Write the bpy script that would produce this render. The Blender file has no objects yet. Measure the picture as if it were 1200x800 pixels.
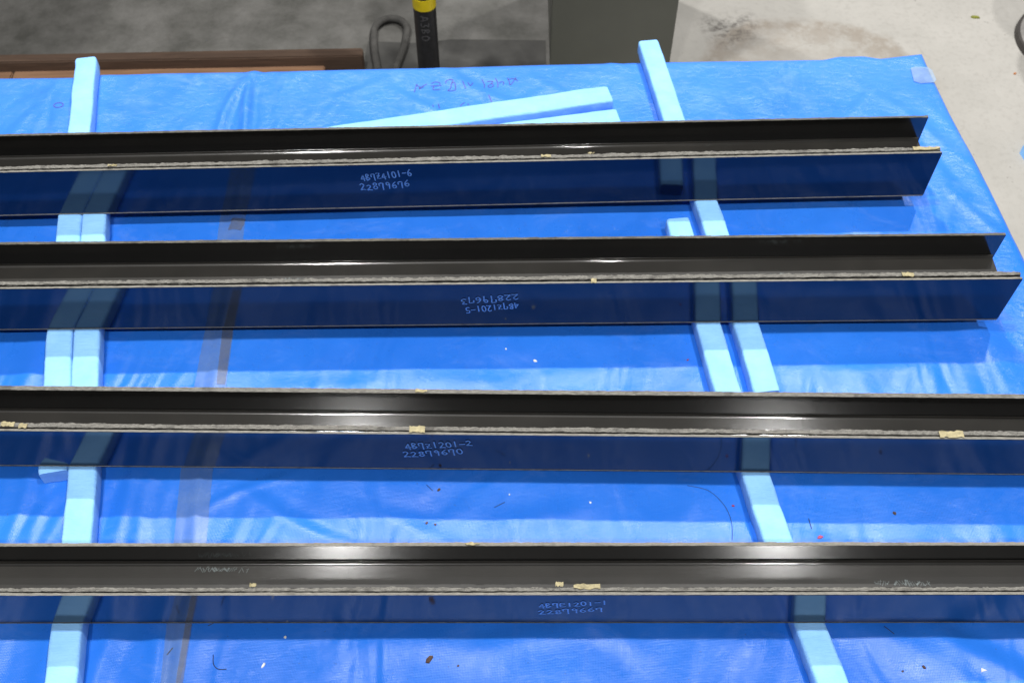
import bpy, bmesh, math, random
import numpy as np
from mathutils import Matrix, Vector

# ------------------------------------------------------------------ camera, light, exposure
S = bpy.context.scene
COL = S.collection
CAM_Z = 1.635
PITCH = math.radians(53.2)          # below the horizon
ROLL = 0.0021
cam = bpy.data.cameras.new('camera')
cam.sensor_width = 36.0
cam.lens = 36.93
cam.clip_start = 0.05
cam.clip_end = 100
cam.dof.use_dof = True
cam.dof.focus_distance = 1.75
cam.dof.aperture_fstop = 7.0
cam_o = bpy.data.objects.new('camera', cam)
COL.objects.link(cam_o)
fw = Vector((0, math.cos(PITCH), -math.sin(PITCH)))
rt = Vector((1, 0, 0)); up = Vector((0, math.sin(PITCH), math.cos(PITCH)))
rt2 = rt * math.cos(ROLL) + up * math.sin(ROLL)
up2 = up * math.cos(ROLL) - rt * math.sin(ROLL)
m = Matrix((rt2, up2, -fw)).transposed().to_4x4()
m.translation = (0, 0, CAM_Z)
cam_o.matrix_world = m
S.camera = cam_o

S.view_settings.view_transform = 'Standard'
S.view_settings.look = 'None'
S.view_settings.gamma = 1
S.view_settings.exposure = -0.12

w = bpy.data.worlds.new('World'); S.world = w; w.use_nodes = True
bg = w.node_tree.nodes['Background']
bg.inputs['Color'].default_value = (0.48, 0.49, 0.50, 1)
bg.inputs['Strength'].default_value = 0.32

def lamp(x, y, z, power, col=(1, 0.985, 0.96), size=0.27):
    l = bpy.data.lights.new('bay_lamp', 'AREA')
    l.shape = 'DISK'; l.size = size; l.energy = power; l.color = col
    o = bpy.data.objects.new('bay_lamp', l); COL.objects.link(o)
    o.location = (x, y, z)               # faces straight down
# highbay hall lamps, hung in rows under the roof
for lx in (-1.66, 2.66):
    lamp(lx, 5.1, 8.0, 520)
    lamp(lx, 1.25, 8.0, 365)
    lamp(lx, -3.45, 8.0, 310)

FLOOR = -0.75
PI = math.pi
rng = random.Random(7)
nrg = np.random.default_rng(5)

# ------------------------------------------------------------------ node helpers
def mat(name):
    mt = bpy.data.materials.new(name); mt.use_nodes = True
    nt = mt.node_tree
    return mt, nt, nt.nodes['Principled BSDF']
def node(nt, t, **kw):
    n = nt.nodes.new(t)
    for k, v in kw.items():
        if k in n.inputs.keys(): n.inputs[k].default_value = v
        else: setattr(n, k, v)
    return n
def coords(nt, scale=(1, 1, 1), rot=(0, 0, 0), loc=(0, 0, 0)):
    tc = node(nt, 'ShaderNodeTexCoord'); mp = node(nt, 'ShaderNodeMapping')
    nt.links.new(tc.outputs['Object'], mp.inputs['Vector'])
    mp.inputs['Scale'].default_value = scale; mp.inputs['Rotation'].default_value = rot
    mp.inputs['Location'].default_value = loc
    return mp.outputs[0]
def noise(nt, vec, scale, detail=4, rough=0.55, dist=0):
    n = node(nt, 'ShaderNodeTexNoise'); n.inputs['Scale'].default_value = scale
    n.inputs['Detail'].default_value = detail; n.inputs['Roughness'].default_value = rough
    n.inputs['Distortion'].default_value = dist
    nt.links.new(vec, n.inputs['Vector']); return n.outputs['Fac']
def ramp(nt, fac, stops):
    r = node(nt, 'ShaderNodeValToRGB'); nt.links.new(fac, r.inputs[0])
    e = r.color_ramp.elements
    while len(e) < len(stops): e.new(0.5)
    for el, (p, c) in zip(e, stops):
        el.position = p; el.color = (c, c, c, 1) if isinstance(c, (int, float)) else (*c, 1)
    return r.outputs[0]
def mix(nt, fac, a, b, mode='MIX'):
    n = node(nt, 'ShaderNodeMix'); n.data_type = 'RGBA'; n.blend_type = mode
    for s, v in ((n.inputs[0], fac), (n.inputs[6], a), (n.inputs[7], b)):
        if hasattr(v, 'links') or isinstance(v, bpy.types.NodeSocket): nt.links.new(v, s)
        elif isinstance(v, (int, float)): s.default_value = v
        else: s.default_value = (*v, 1)
    return n.outputs[2]
def math_(nt, op, a, b=0.0, c=None):
    n = node(nt, 'ShaderNodeMath'); n.operation = op
    for i, v in enumerate((a, b) if c is None else (a, b, c)):
        if isinstance(v, bpy.types.NodeSocket): nt.links.new(v, n.inputs[i])
        else: n.inputs[i].default_value = v
    return n.outputs[0]
def bump(nt, h, strength, dist, normal=None):
    b = node(nt, 'ShaderNodeBump'); b.inputs['Strength'].default_value = strength
    b.inputs['Distance'].default_value = dist; nt.links.new(h, b.inputs['Height'])
    if normal is not None: nt.links.new(normal, b.inputs['Normal'])
    return b.outputs[0]

def simple(name, col, rough=0.5, spec=0.5, var=0.15, nscale=40, bmp=0.0, metal=0.0):
    mt, nt, p = mat(name)
    v = coords(nt); n = noise(nt, v, nscale)
    c = mix(nt, ramp(nt, n, [(0.3, 0.0), (0.7, 1.0)]), tuple(x * (1 - var) for x in col), tuple(min(1, x * (1 + var)) for x in col))
    nt.links.new(c, p.inputs['Base Color'])
    p.inputs['Roughness'].default_value = rough; p.inputs['Specular IOR Level'].default_value = spec
    p.inputs['Metallic'].default_value = metal
    if bmp: nt.links.new(bump(nt, noise(nt, v, nscale * 3), bmp, 0.002), p.inputs['Normal'])
    return mt

# ------------------------------------------------------------------ materials
def m_tarp():
    mt, nt, p = mat('blue_tarpaulin')
    v = coords(nt)
    n1 = noise(nt, v, 2.6, 5, 0.6); n2 = noise(nt, v, 17, 4, 0.6)
    c = mix(nt, ramp(nt, n1, [(0.32, 0.0), (0.68, 1.0)]), (0.014, 0.134, 0.61), (0.022, 0.172, 0.71))
    # chalky scuffs
    vs = coords(nt, scale=(1.0, 1.9, 1.0), rot=(0, 0, 0.5))
    sc = ramp(nt, noise(nt, vs, 6.5, 9, 0.78, 0.6), [(0.52, 0.0), (0.72, 1.0)])
    far = node(nt, 'ShaderNodeSeparateXYZ'); nt.links.new(v, far.inputs[0])
    fm = node(nt, 'ShaderNodeMapRange'); nt.links.new(far.outputs['Y'], fm.inputs[0])
    fm.inputs[1].default_value = 1.45; fm.inputs[2].default_value = 2.0
    fm.inputs[3].default_value = 0.16; fm.inputs[4].default_value = 0.38
    c = mix(nt, math_(nt, 'MULTIPLY', sc, fm.outputs[0]), c, (0.24, 0.38, 0.82))
    # grazing sheen and dust painted in, paler towards the far edge
    fd = node(nt, 'ShaderNodeMapRange'); nt.links.new(far.outputs['Y'], fd.inputs[0])
    fd.inputs[1].default_value = 1.5; fd.inputs[2].default_value = 2.05
    fd.inputs[3].default_value = 0.0; fd.inputs[4].default_value = 0.36
    c = mix(nt, math_(nt, 'MULTIPLY', fd.outputs[0], ramp(nt, n1, [(0.25, 0.5), (0.6, 1.0)])), c, (0.11, 0.29, 0.82))
    # fine specks of dirt
    sp = ramp(nt, noise(nt, v, 190, 2, 0.5), [(0.735, 0.0), (0.765, 1.0)])
    c = mix(nt, math_(nt, 'MULTIPLY', sp, 0.55), c, (0.05, 0.07, 0.13))
    nt.links.new(c, p.inputs['Base Color'])
    r = ramp(nt, n2, [(0.3, 0.24), (0.7, 0.36)])
    nt.links.new(r, p.inputs['Roughness'])
    p.inputs['Specular IOR Level'].default_value = 0.40
    # weave
    def wv(rot):
        wn = node(nt, 'ShaderNodeTexWave'); wn.inputs['Scale'].default_value = 125
        wn.inputs['Distortion'].default_value = 0.6; wn.inputs['Detail'].default_value = 1
        nt.links.new(coords(nt, rot=(0, 0, rot)), wn.inputs['Vector']); return wn.outputs['Fac']
    weave = math_(nt, 'MULTIPLY', wv(0.06), wv(0.06 + PI / 2))
    b1 = bump(nt, weave, 0.22, 0.0006)
    cr = noise(nt, vs, 34, 5, 0.62, 0.8)
    wy = node(nt, 'ShaderNodeMapRange'); nt.links.new(far.outputs['Y'], wy.inputs[0]); wy.inputs[1].default_value = 1.6; wy.inputs[2].default_value = 1.85
    wx = node(nt, 'ShaderNodeMapRange'); nt.links.new(far.outputs['X'], wx.inputs[0]); wx.inputs[1].default_value = 0.86; wx.inputs[2].default_value = 0.98
    worn = math_(nt, 'MAXIMUM', wy.outputs[0], wx.outputs[0])
    b2 = bump(nt, cr, 0.5, 0.0035, b1)
    st_ = math_(nt, 'MULTIPLY_ADD', worn, 0.42, 0.16)
    for n_ in nt.nodes:
        if n_.bl_idname == 'ShaderNodeBump' and n_.outputs[0] == b2: nt.links.new(st_, n_.inputs['Strength'])
    v3 = coords(nt, scale=(1.0, 0.45, 1.0), rot=(0, 0, -0.35))
    b3 = bump(nt, noise(nt, v3, 6, 2, 0.45, 1.2), 0.8, 0.022, b2)
    nt.links.new(b3, p.inputs['Normal'])
    return mt

def m_laminate(name, col, r0, r1, ior):
    mt, nt, p = mat(name)
    v = coords(nt)
    c = mix(nt, ramp(nt, noise(nt, v, 9, 5), [(0.35, 0.0), (0.7, 1.0)]), tuple(x * 0.8 for x in col), tuple(x * 1.25 for x in col))
    nt.links.new(c, p.inputs['Base Color'])
    vl = coords(nt, scale=(0.6, 60, 60))
    nt.links.new(ramp(nt, noise(nt, v, 14, 5, 0.6), [(0.3, r0), (0.75, r1)]), p.inputs['Roughness'])
    p.inputs['IOR'].default_value = ior
    nt.links.new(bump(nt, noise(nt, vl, 6, 3), 0.05, 0.001), p.inputs['Normal'])
    return mt, nt, p

def m_face():      # smooth tool-side face that mirrors the tarp
    mt, nt, p = m_laminate('smooth_black_laminate', (0.0025, 0.0032, 0.0055), 0.075, 0.115, 1.56)
    v = coords(nt)
    p.inputs['Specular Tint'].default_value = (0.58, 0.76, 1.0, 1)   # blue tint put into its reflections
    # wiped smudges
    sm = ramp(nt, noise(nt, coords(nt, scale=(1, 3, 3)), 11, 6, 0.7), [(0.55, 0.0), (0.8, 1.0)])
    c = p.inputs['Base Color'].links[0].from_socket
    nt.links.new(mix(nt, math_(nt, 'MULTIPLY', sm, 0.12), c, (0.04, 0.055, 0.10)), p.inputs['Base Color'])
    return mt
def m_inner(name, col, spec):     # duller bag-side face: glossy resin over satin fibre
    mt, nt, p = m_laminate(name, col, 0.46, 0.52, 1.45)
    p.inputs['Specular IOR Level'].default_value = spec
    p.inputs['Coat Weight'].default_value = 1.0
    p.inputs['Coat Roughness'].default_value = 0.115
    p.inputs['Coat IOR'].default_value = 1.78
    return mt
def m_edge(name, lo, hi, scale):
    mt, nt, p = mat(name)
    v = coords(nt, scale=(.55, 5, 5))
    n = noise(nt, v, scale, 8, 0.85)
    c = mix(nt, ramp(nt, n, [(0.36, 0.0), (0.62, 1.0)]), lo, hi)
    n2 = ramp(nt, noise(nt, coords(nt, scale=(1, 1, 1)), 26, 3), [(0.56, 0.0), (0.68, 1.0)])
    c = mix(nt, math_(nt, 'MULTIPLY', n2, 0.5), c, tuple(x * 0.45 for x in lo))
    nt.links.new(c, p.inputs['Base Color']); p.inputs['Roughness'].default_value = 0.7
    nt.links.new(bump(nt, n, 0.8, 0.002), p.inputs['Normal'])
    return mt

def m_foam():
    mt, nt, p = mat('pale_blue_foam')
    v = coords(nt)
    n = noise(nt, v, 22, 4)
    c = mix(nt, ramp(nt, n, [(0.3, 0.0), (0.7, 1.0)]), (0.200, 0.455, 0.86), (0.255, 0.53, 0.91))
    d = ramp(nt, noise(nt, v, 90, 4, 0.7), [(0.62, 0.0), (0.8, 1.0)])
    c = mix(nt, math_(nt, 'MULTIPLY', d, 0.3), c, (0.13, 0.32, 0.68))
    nt.links.new(c, p.inputs['Base Color']); p.inputs['Roughness'].default_value = 0.75
    p.inputs['Subsurface Weight'].default_value = 0.0
    b1 = bump(nt, noise(nt, v, 420, 2), 0.25, 0.0006)
    b2 = bump(nt, noise(nt, coords(nt, scale=(1, 4.5, 1)), 15, 6, 0.68), 0.7, 0.006, b1)
    nt.links.new(b2, p.inputs['Normal'])
    return mt

def m_floor():
    mt, nt, p = mat('stained_concrete')
    v = coords(nt)
    sep = node(nt, 'ShaderNodeSeparateXYZ'); nt.links.new(v, sep.inputs[0])
    n1 = noise(nt, v, 3.2, 6, 0.6); n2 = noise(nt, v, 55, 5, 0.65)
    c = mix(nt, ramp(nt, n1, [(0.3, 0.0), (0.7, 1.0)]), (0.275, 0.265, 0.243), (0.335, 0.322, 0.298))
    c = mix(nt, math_(nt, 'MULTIPLY', ramp(nt, n2, [(0.35, 1.0), (0.5, 0.0)]), 0.2), c, (0.20, 0.19, 0.17))
    # machine's shadow on the left floor, painted into the concrete colour
    left_shade = node(nt, 'ShaderNodeMapRange'); nt.links.new(sep.outputs['X'], left_shade.inputs[0])
    left_shade.inputs[1].default_value = 0.28; left_shade.inputs[2].default_value = 0.25
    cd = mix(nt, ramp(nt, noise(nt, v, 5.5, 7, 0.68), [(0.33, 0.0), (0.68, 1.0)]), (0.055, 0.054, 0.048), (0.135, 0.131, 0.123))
    c = mix(nt, left_shade.outputs[0], c, cd)
    # round rust-brown stain: a band round a centre, broken up by noise
    ds = node(nt, 'ShaderNodeVectorMath'); ds.operation = 'DISTANCE'
    warp = node(nt, 'ShaderNodeVectorMath'); warp.operation = 'MULTIPLY_ADD'
    nn = node(nt, 'ShaderNodeTexNoise'); nn.inputs['Scale'].default_value = 6; nn.inputs['Detail'].default_value = 5
    nt.links.new(v, nn.inputs['Vector'])
    nt.links.new(nn.outputs['Color'], warp.inputs[0]); warp.inputs[1].default_value = (0.16, 0.16, 0)
    nt.links.new(v, warp.inputs[2]); nt.links.new(warp.outputs[0], ds.inputs[0])
    ds.inputs[1].default_value = (1.12, 2.93, -0.75)
    band = ramp(nt, ds.outputs['Value'], [(0.20, 0.3), (0.33, 0.7), (0.41, 0.9), (0.445, 0.0)])
    ym = node(nt, 'ShaderNodeMapRange'); nt.links.new(sep.outputs['Y'], ym.inputs[0]); ym.inputs[1].default_value = 2.82; ym.inputs[2].default_value = 3.02
    band = math_(nt, 'MULTIPLY', band, ym.outputs[0])
    brk = ramp(nt, noise(nt, v, 13, 8, 0.75), [(0.38, 0.15), (0.56, 1.0)])
    st = math_(nt, 'MULTIPLY', band, brk)
    c = mix(nt, math_(nt, 'MULTIPLY', st, 0.7), c, (0.17, 0.135, 0.10))
    # black smudge
    dk = node(nt, 'ShaderNodeVectorMath'); dk.operation = 'DISTANCE'
    nt.links.new(warp.outputs[0], dk.inputs[0]); dk.inputs[1].default_value = (0.87, 3.29, -0.75)
    s2 = math_(nt, 'MULTIPLY', ramp(nt, dk.outputs['Value'], [(0.03, 1.0), (0.14, 0.0)]), ramp(nt, noise(nt, v, 42, 6, 0.8), [(0.45, 0.0), (0.6, 1.0)]))
    c = mix(nt, s2, c, (0.06, 0.052, 0.045))
    # thin cracks
    vo = node(nt, 'ShaderNodeTexVoronoi'); vo.feature = 'DISTANCE_TO_EDGE'; vo.inputs['Scale'].default_value = 1.7
    nt.links.new(warp.outputs[0], vo.inputs['Vector'])
    cr = math_(nt, 'MULTIPLY', ramp(nt, vo.outputs['Distance'], [(0.0, 1.0), (0.012, 0.0)]), ramp(nt, noise(nt, v, 4, 2), [(0.55, 0.0), (0.7, 0.25)]))
    c = mix(nt, cr, c, (0.12, 0.10, 0.08))
    sp = ramp(nt, noise(nt, v, 70, 3), [(0.70, 0.0), (0.74, 1.0)])
    c = mix(nt, math_(nt, 'MULTIPLY', sp, 0.6), c, (0.08, 0.07, 0.06))
    nt.links.new(c, p.inputs['Base Color'])
    nt.links.new(ramp(nt, n2, [(0.3, 0.5), (0.7, 0.8)]), p.inputs['Roughness'])
    nt.links.new(bump(nt, n2, 0.25, 0.004), p.inputs['Normal'])
    return mt

def m_wood(name, lo, hi):
    mt, nt, p = mat(name)
    v = coords(nt, scale=(0.6, 9, 9))
    n = noise(nt, v, 7, 6, 0.65, 1.2)
    c = mix(nt, ramp(nt, n, [(0.3, 0.0), (0.7, 1.0)]), lo, hi)
    nt.links.new(c, p.inputs['Base Color']); p.inputs['Roughness'].default_value = 0.75
    nt.links.new(bump(nt, n, 0.4, 0.002), p.inputs['Normal'])
    return mt

def m_sticky(name, col, alpha, rough=0.3):
    mt, nt, p = mat(name)
    v = coords(nt)
    n = noise(nt, v, 18, 5, 0.7)
    c = mix(nt, ramp(nt, n, [(0.3, 0.0), (0.7, 1.0)]), tuple(x * 0.8 for x in col), tuple(min(1, x * 1.2) for x in col))
    nt.links.new(c, p.inputs['Base Color']); p.inputs['Roughness'].default_value = rough
    nt.links.new(ramp(nt, n, [(0.2, alpha * 0.75), (0.8, min(1, alpha * 1.2))]), p.inputs['Alpha'])
    nt.links.new(bump(nt, n, 0.3, 0.003), p.inputs['Normal'])
    return mt

TARP = m_tarp(); FACE = m_face(); INNER = m_inner('satin_black_laminate', (0.0008, 0.0009, 0.0012), 0.0); WEBM = m_inner('satin_grey_black_web_laminate', (0.0190, 0.0175, 0.0150), 0.3); FOAM = m_foam(); FLOORM = m_floor()  # web laminate is lighter: ceiling reflection put into its base colour
EDGE_R = m_edge('sawn_rough_laminate_edge', (0.030, 0.028, 0.025), (0.25, 0.24, 0.215), 130)
EDGE_T = m_edge('trimmed_laminate_edge', (0.10, 0.095, 0.085), (0.28, 0.265, 0.23), 160)
EDGE_D = m_edge('dim_laminate_edge', (0.03, 0.028, 0.024), (0.15, 0.14, 0.115), 120)
DARK = simple('dark_core', (0.012, 0.011, 0.010), 0.8)
INK = simple('pale_blue_marker', (0.15, 0.33, 0.68), 0.8, var=0.3, nscale=160)
STAMP = simple('pale_stamp_ink', (0.085, 0.10, 0.10), 0.6, var=0.5, nscale=400)
PURPLE = simple('purple_marker', (0.055, 0.045, 0.20), 0.6, var=0.4, nscale=120)
MASK = simple('cream_masking_tape', (0.29, 0.25, 0.14), 0.7, var=0.3, nscale=180, bmp=0.3)
CLEAR = m_sticky('cloudy_clear_tape', (0.20, 0.28, 0.35), 0.30, 0.3)
CLEAR2 = m_sticky('cloudy_patch', (0.25, 0.36, 0.52), 0.6, 0.30)
BROWNT = m_sticky('brown_adhesive', (0.15, 0.15, 0.14), 0.42, 0.4)
WOOD_A = m_wood('dark_timber', (0.060, 0.036, 0.024), (0.115, 0.070, 0.046))
WOOD_B = m_wood('orange_timber', (0.19, 0.10, 0.055), (0.32, 0.18, 0.10))
BLACKP = simple('black_rubber_sleeve', (0.016, 0.016, 0.018), 0.42, var=0.3, nscale=60, bmp=0.1)
YELLOW = simple('yellow_band', (0.72, 0.55, 0.01), 0.35, var=0.1)
GREYTXT = simple('faded_grey_print', (0.10, 0.10, 0.105), 0.6, var=0.4, nscale=300)
CABM = simple('olive_grey_paint', (0.105, 0.107, 0.088), 0.5, var=0.06, nscale=8)
STEEL = simple('grey_steel', (0.22, 0.21, 0.20), 0.4, var=0.2)
DARKST = simple('dark_rim', (0.04, 0.035, 0.032), 0.5)
WOODT = simple('table_board', (0.25, 0.2, 0.14), 0.7)
WHITEC = simple('white_chip', (0.75, 0.74, 0.68), 0.6)
BROWNC = simple('brown_chip', (0.07, 0.035, 0.02), 0.7, var=0.4, nscale=300)
REDC = simple('red_chip', (0.30, 0.035, 0.09), 0.6)
HAIR = simple('dark_hair', (0.02, 0.02, 0.04), 0.5)
MOSS = simple('dry_leaf', (0.16, 0.17, 0.02), 0.8)
RUSTC = simple('rust_bit', (0.35, 0.12, 0.03), 0.8)

# ------------------------------------------------------------------ mesh helpers
def link(name, me, m_, parent=None, smooth=False):
    o = bpy.data.objects.new(name, me); COL.objects.link(o)
    if m_ is not None and len(me.materials) == 0: me.materials.append(m_)
    if parent is not None: o.parent = parent
    if smooth:
        me.polygons.foreach_set('use_smooth', [True] * len(me.polygons)); me.update()
    return o
def pydata(name, v, f, m_, parent=None, smooth=False):
    me = bpy.data.meshes.new(name)
    me.from_pydata([tuple(map(float, p)) for p in v], [], [tuple(int(i) for i in q) for q in f]); me.update()
    return link(name, me, m_, parent, smooth)
def from_bm(name, bm, m_, parent=None, smooth=False):
    bmesh.ops.recalc_face_normals(bm, faces=bm.faces)
    me = bpy.data.meshes.new(name); bm.to_mesh(me); bm.free()
    return link(name, me, m_, parent, smooth)
def empty(name, loc=(0, 0, 0), rot=(0, 0, 0)):
    o = bpy.data.objects.new(name, None); COL.objects.link(o)
    o.location = loc; o.rotation_euler = rot; o.empty_display_size = 0.05
    return o
def tag(o, label, cat, group=None):
    o['label'] = label; o['category'] = cat
    if group: o['group'] = group
    return o
def box_bm(bm, x0, x1, y0, y1, z0, z1, bev=0):
    r = bmesh.ops.create_cube(bm, size=1)
    bmesh.ops.scale(bm, vec=(x1 - x0, y1 - y0, z1 - z0), verts=r['verts'])
    bmesh.ops.translate(bm, vec=((x0 + x1) / 2, (y0 + y1) / 2, (z0 + z1) / 2), verts=r['verts'])
    if bev:
        es = list({e for v in r['verts'] for e in v.link_edges})
        bmesh.ops.bevel(bm, geom=es, offset=bev, segments=2, affect='EDGES')
def box(name, b, m_, parent=None, bev=0):
    bm = bmesh.new(); box_bm(bm, *b, bev=bev); return from_bm(name, bm, m_, parent)
def prism(name, prof, x0, x1, m_, parent, nx=1, fn=None, smooth=False):
    """closed (y,z) profile extruded along x; fn(x, i, y, z) may move points"""
    n = len(prof); xs = np.linspace(x0, x1, nx + 1); v = []; f = []
    for x in xs:
        for i, (y, z) in enumerate(prof):
            if fn: y, z = fn(x, i, y, z)
            v.append((x, y, z))
    for k in range(nx):
        for i in range(n):
            a = k * n + i; b = k * n + (i + 1) % n
            f.append((a, b, b + n, a + n))
    f.append(tuple(range(n - 1, -1, -1))); f.append(tuple(nx * n + i for i in range(n)))
    bm = bmesh.new(); vs = [bm.verts.new(p) for p in v]
    for q in f: bm.faces.new([vs[i] for i in q])
    return from_bm(name, bm, m_, parent, smooth)
def noise1(x, sc, seed):
    """smooth 1-D value noise"""
    t = np.asarray(x, float) * sc + seed * 17.31; i = np.floor(t); fr = t - i; fr = fr * fr * (3 - 2 * fr)
    h = lambda k: (np.sin(k * 127.1 + seed * 311.7) * 43758.5453) % 1.0
    return h(i) * (1 - fr) + h(i + 1) * fr
def ribbon(bm, pts, wd, to3):
    """flat stroke of width wd through 2-D pts, mapped by to3(u, v)"""
    pts = [Vector(p) for p in pts]
    L = []; R = []
    for i, p in enumerate(pts):
        d = (pts[min(i + 1, len(pts) - 1)] - pts[max(i - 1, 0)])
        if d.length < 1e-9: d = Vector((1, 0))
        d.normalize(); nrm = Vector((-d.y, d.x)) * wd / 2
        if i == 0: p = p - d * wd * .3
        if i == len(pts) - 1: p = p + d * wd * .3
        L.append(bm.verts.new(to3(*(p + nrm)))); R.append(bm.verts.new(to3(*(p - nrm))))
    for i in range(len(pts) - 1):
        try: bm.faces.new((L[i], R[i], R[i + 1], L[i + 1]))
        except ValueError: pass
def smooth_pts(pts, n=4):
    if len(pts) < 3: return pts
    out = []; P = [Vector(p) for p in pts]
    for i in range(len(P) - 1):
        p0 = P[max(i - 1, 0)]; p1 = P[i]; p2 = P[i + 1]; p3 = P[min(i + 2, len(P) - 1)]
        for k in range(n):
            t = k / n
            out.append(tuple(0.5 * ((2 * p1) + (p2 - p0) * t + (2 * p0 - 5 * p1 + 4 * p2 - p3) * t * t + (3 * p1 - p0 - 3 * p2 + p3) * t ** 3)))
    out.append(tuple(P[-1])); return out

# ------------------------------------------------------------------ floor (setting)
fl = pydata('floor', [(-14, -8, FLOOR), (14, -8, FLOOR), (14, 16, FLOOR), (-14, 16, FLOOR)], [(0, 1, 2, 3)], FLOORM)
fl['kind'] = 'structure'

# ------------------------------------------------------------------ table under the tarp
t = empty('work_table', (0, 0, FLOOR))
tag(t, 'low work table hidden under the blue tarpaulin', 'table')
def tb(nm, b): return box(nm, b, WOODT, t)
X0, X1, Y0, Y1 = -2.7, 1.0, 0.12, 2.05
# the top is a slightly skewed board: right edge and far edge follow the tarp
prof = [(X0, Y0), (1.045, Y0), (0.985, 2.085), (-0.42, 2.02), (X0, 1.94)]
v = [(x, y, 0.70) for x, y in prof] + [(x, y, 0.742) for x, y in prof]
pydata('tabletop', v, [(4, 3, 2, 1, 0), (5, 6, 7, 8, 9)] + [(i, (i + 1) % 5, 5 + (i + 1) % 5, 5 + i) for i in range(5)], WOODT, t)
for lx, ly in ((-2.5, .25), (-2.5, 1.8), (-0.8, .25), (-0.8, 1.85), (0.88, .25), (0.85, 1.9)):
    tb('leg', (lx - .035, lx + .035, ly - .035, ly + .035, 0, 0.699))

# ------------------------------------------------------------------ tarp
tape_line = [(-0.596, 1.62), (-0.595, 1.551), (-0.573, 1.251), (-0.567, 1.117), (-0.5585, 0.928), (-0.546, 0.796), (-0.537, 0.653), (-0.532, 0.555), (-0.525, 0.40), (-0.52, 0.2)]
FOLDS = [  # x0 y0 x1 y1 height width
 (-0.616, 2.028, -0.619, 1.79, .012, .011), (-0.640, 2.012, -0.672, 1.80, .008, .010), (-0.165, 2.03, 0.02, 1.90, .0045, .016), (-0.295, 1.982, -0.139, 1.857, .0035, .012),
 (0.208, 2.10, 0.287, 2.03, .002, .008), (0.895, 2.05, 0.75, 1.80, .0025, .014), (0.66, 0.665, 0.84, 0.52, .007, .022), (0.50, 0.70, 0.76, 0.53, .0045, .03),
 (-0.912, 1.26, -0.924, 1.05, .003, .02), (-0.86, 0.96, -0.855, 0.74, .004, .014), (-0.825, 0.96, -0.811, 0.74, .003, .013), (-0.679, 0.97, -0.664, 0.74, .003, .016),
 (-0.642, 0.96, -0.630, 0.76, .003, .012), (-0.625, 0.70, -0.660, 0.50, .004, .018), (-0.571, 0.70, -0.566, 0.45, .005, .014), (-0.22, 1.132, -0.45, 1.10, .002, .018),
 (-0.161, 1.122, 0.194, 1.143, .002, .02), (0.583, 1.134, 0.80, 1.17, .0028, .02), (-0.5, 0.90, -0.245, 0.77, .0035, .014), (-0.532, 0.852, -0.40, 0.925, .002, .008),
 (-0.249, 0.85, -0.086, 0.77, .0025, .018), (-0.072, 0.79, 0.149, 0.87, .002, .02), (-0.053, 0.597, 0.139, 0.66, .003, .02), (-0.25, .62, -.02, .60, .003, .025),
 (0.45, 0.80, 0.80, 0.76, .002, .02), (0.20, 0.60, .06, .72, .003, .018), (0.78, 1.45, 0.95, 1.16, .003, .03), (0.88, 1.30, 0.99, 1.02, .003, .025),
 (-1.0, 0.55, -0.75, 0.72, .004, .02), (-1.1, 1.95, -0.85, 1.85, .002, .02), (0.42, 1.98, 0.60, 1.78, .002, .02), (-0.10, 1.78, 0.12, 2.02, .0016, .012), (0.05, 2.02, 0.16, 1.90, .003, .012),
 (-0.45, 1.93, -0.30, 2.0, .0016, .012), (0.86, 1.95, 1.0, 1.75, .003, .014), (0.90, 1.78, 1.0, 1.60, .003, .013), (0.93, 1.68, 1.03, 1.50, .003, .012), (-0.99, .92, -.96, .72, .003, .014),
]
def vnoise(x, y, sc, seed):
    X = x * sc + seed * 3.7; Y = y * sc - seed * 5.1
    i = np.floor(X); j = np.floor(Y); fx = X - i; fy = Y - j
    fx = fx * fx * (3 - 2 * fx); fy = fy * fy * (3 - 2 * fy)
    h = lambda a, b: (np.sin(a * 127.1 + b * 311.7 + seed * 74.7) * 43758.5453) % 1.0
    return (h(i, j) * (1 - fx) + h(i + 1, j) * fx) * (1 - fy) + (h(i, j + 1) * (1 - fx) + h(i + 1, j + 1) * fx) * fy - 0.5
def tarp_h(x, y):
    z = 0.0034 * vnoise(x, y, 3.1, 1) + 0.0016 * vnoise(x + y * .5, y, 9, 2) + 0.0007 * vnoise(x, y + x * .4, 24, 3)
    # small ridged crinkles
    z = z + 0.0012 * (0.5 - np.abs(vnoise(x * 0.8 + y * 0.6, y - x * .5, 15, 4)) * 2) ** 3
    for a, b, c, d, h, wd in FOLDS:
        L = math.hypot(c - a, d - b); ux, uy = (c - a) / L, (d - b) / L
        s = (x - a) * ux + (y - b) * uy; q = -(x - a) * uy + (y - b) * ux
        q = q + 0.008 * np.sin(s * 18 + a * 40)
        s_ = np.clip(s / L, 0, 1); env = np.exp(-((s - s_ * L) / 0.03) ** 2) * (0.35 + 0.65 * np.sin(PI * s_) ** .6)
        z = z + h * env * (np.exp(-(q / wd) ** 2) - 0.35 * np.exp(-((q - 1.9 * wd) / wd) ** 2))
    # ridge where the two sheets lap under the clear tape
    ty = np.array([p[1] for p in tape_line][::-1]); tx = np.array([p[0] for p in tape_line][::-1])
    xc = np.interp(y, ty, tx); on = 1 / (1 + np.exp((y - 1.75) * 30))
    q = x - xc
    z = z + on * (0.0032 * np.exp(-((q - .004) / .010) ** 2) + 0.0014 * np.exp(-((q + .022) / .005) ** 2) + 0.0012 / (1 + np.exp(-q / .003)))
    return z + 0.0012
def right_edge(y): return 1.062 - 0.030 * (y - 1.447) / 0.3 * (y > 1.447) * 0.55 - 0.0 * y if False else np.interp(y, [0, 1.0, 1.447, 1.752, 1.895, 2.114], [1.10, 1.085, 1.058, 1.034, 1.017, 1.003])
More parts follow.
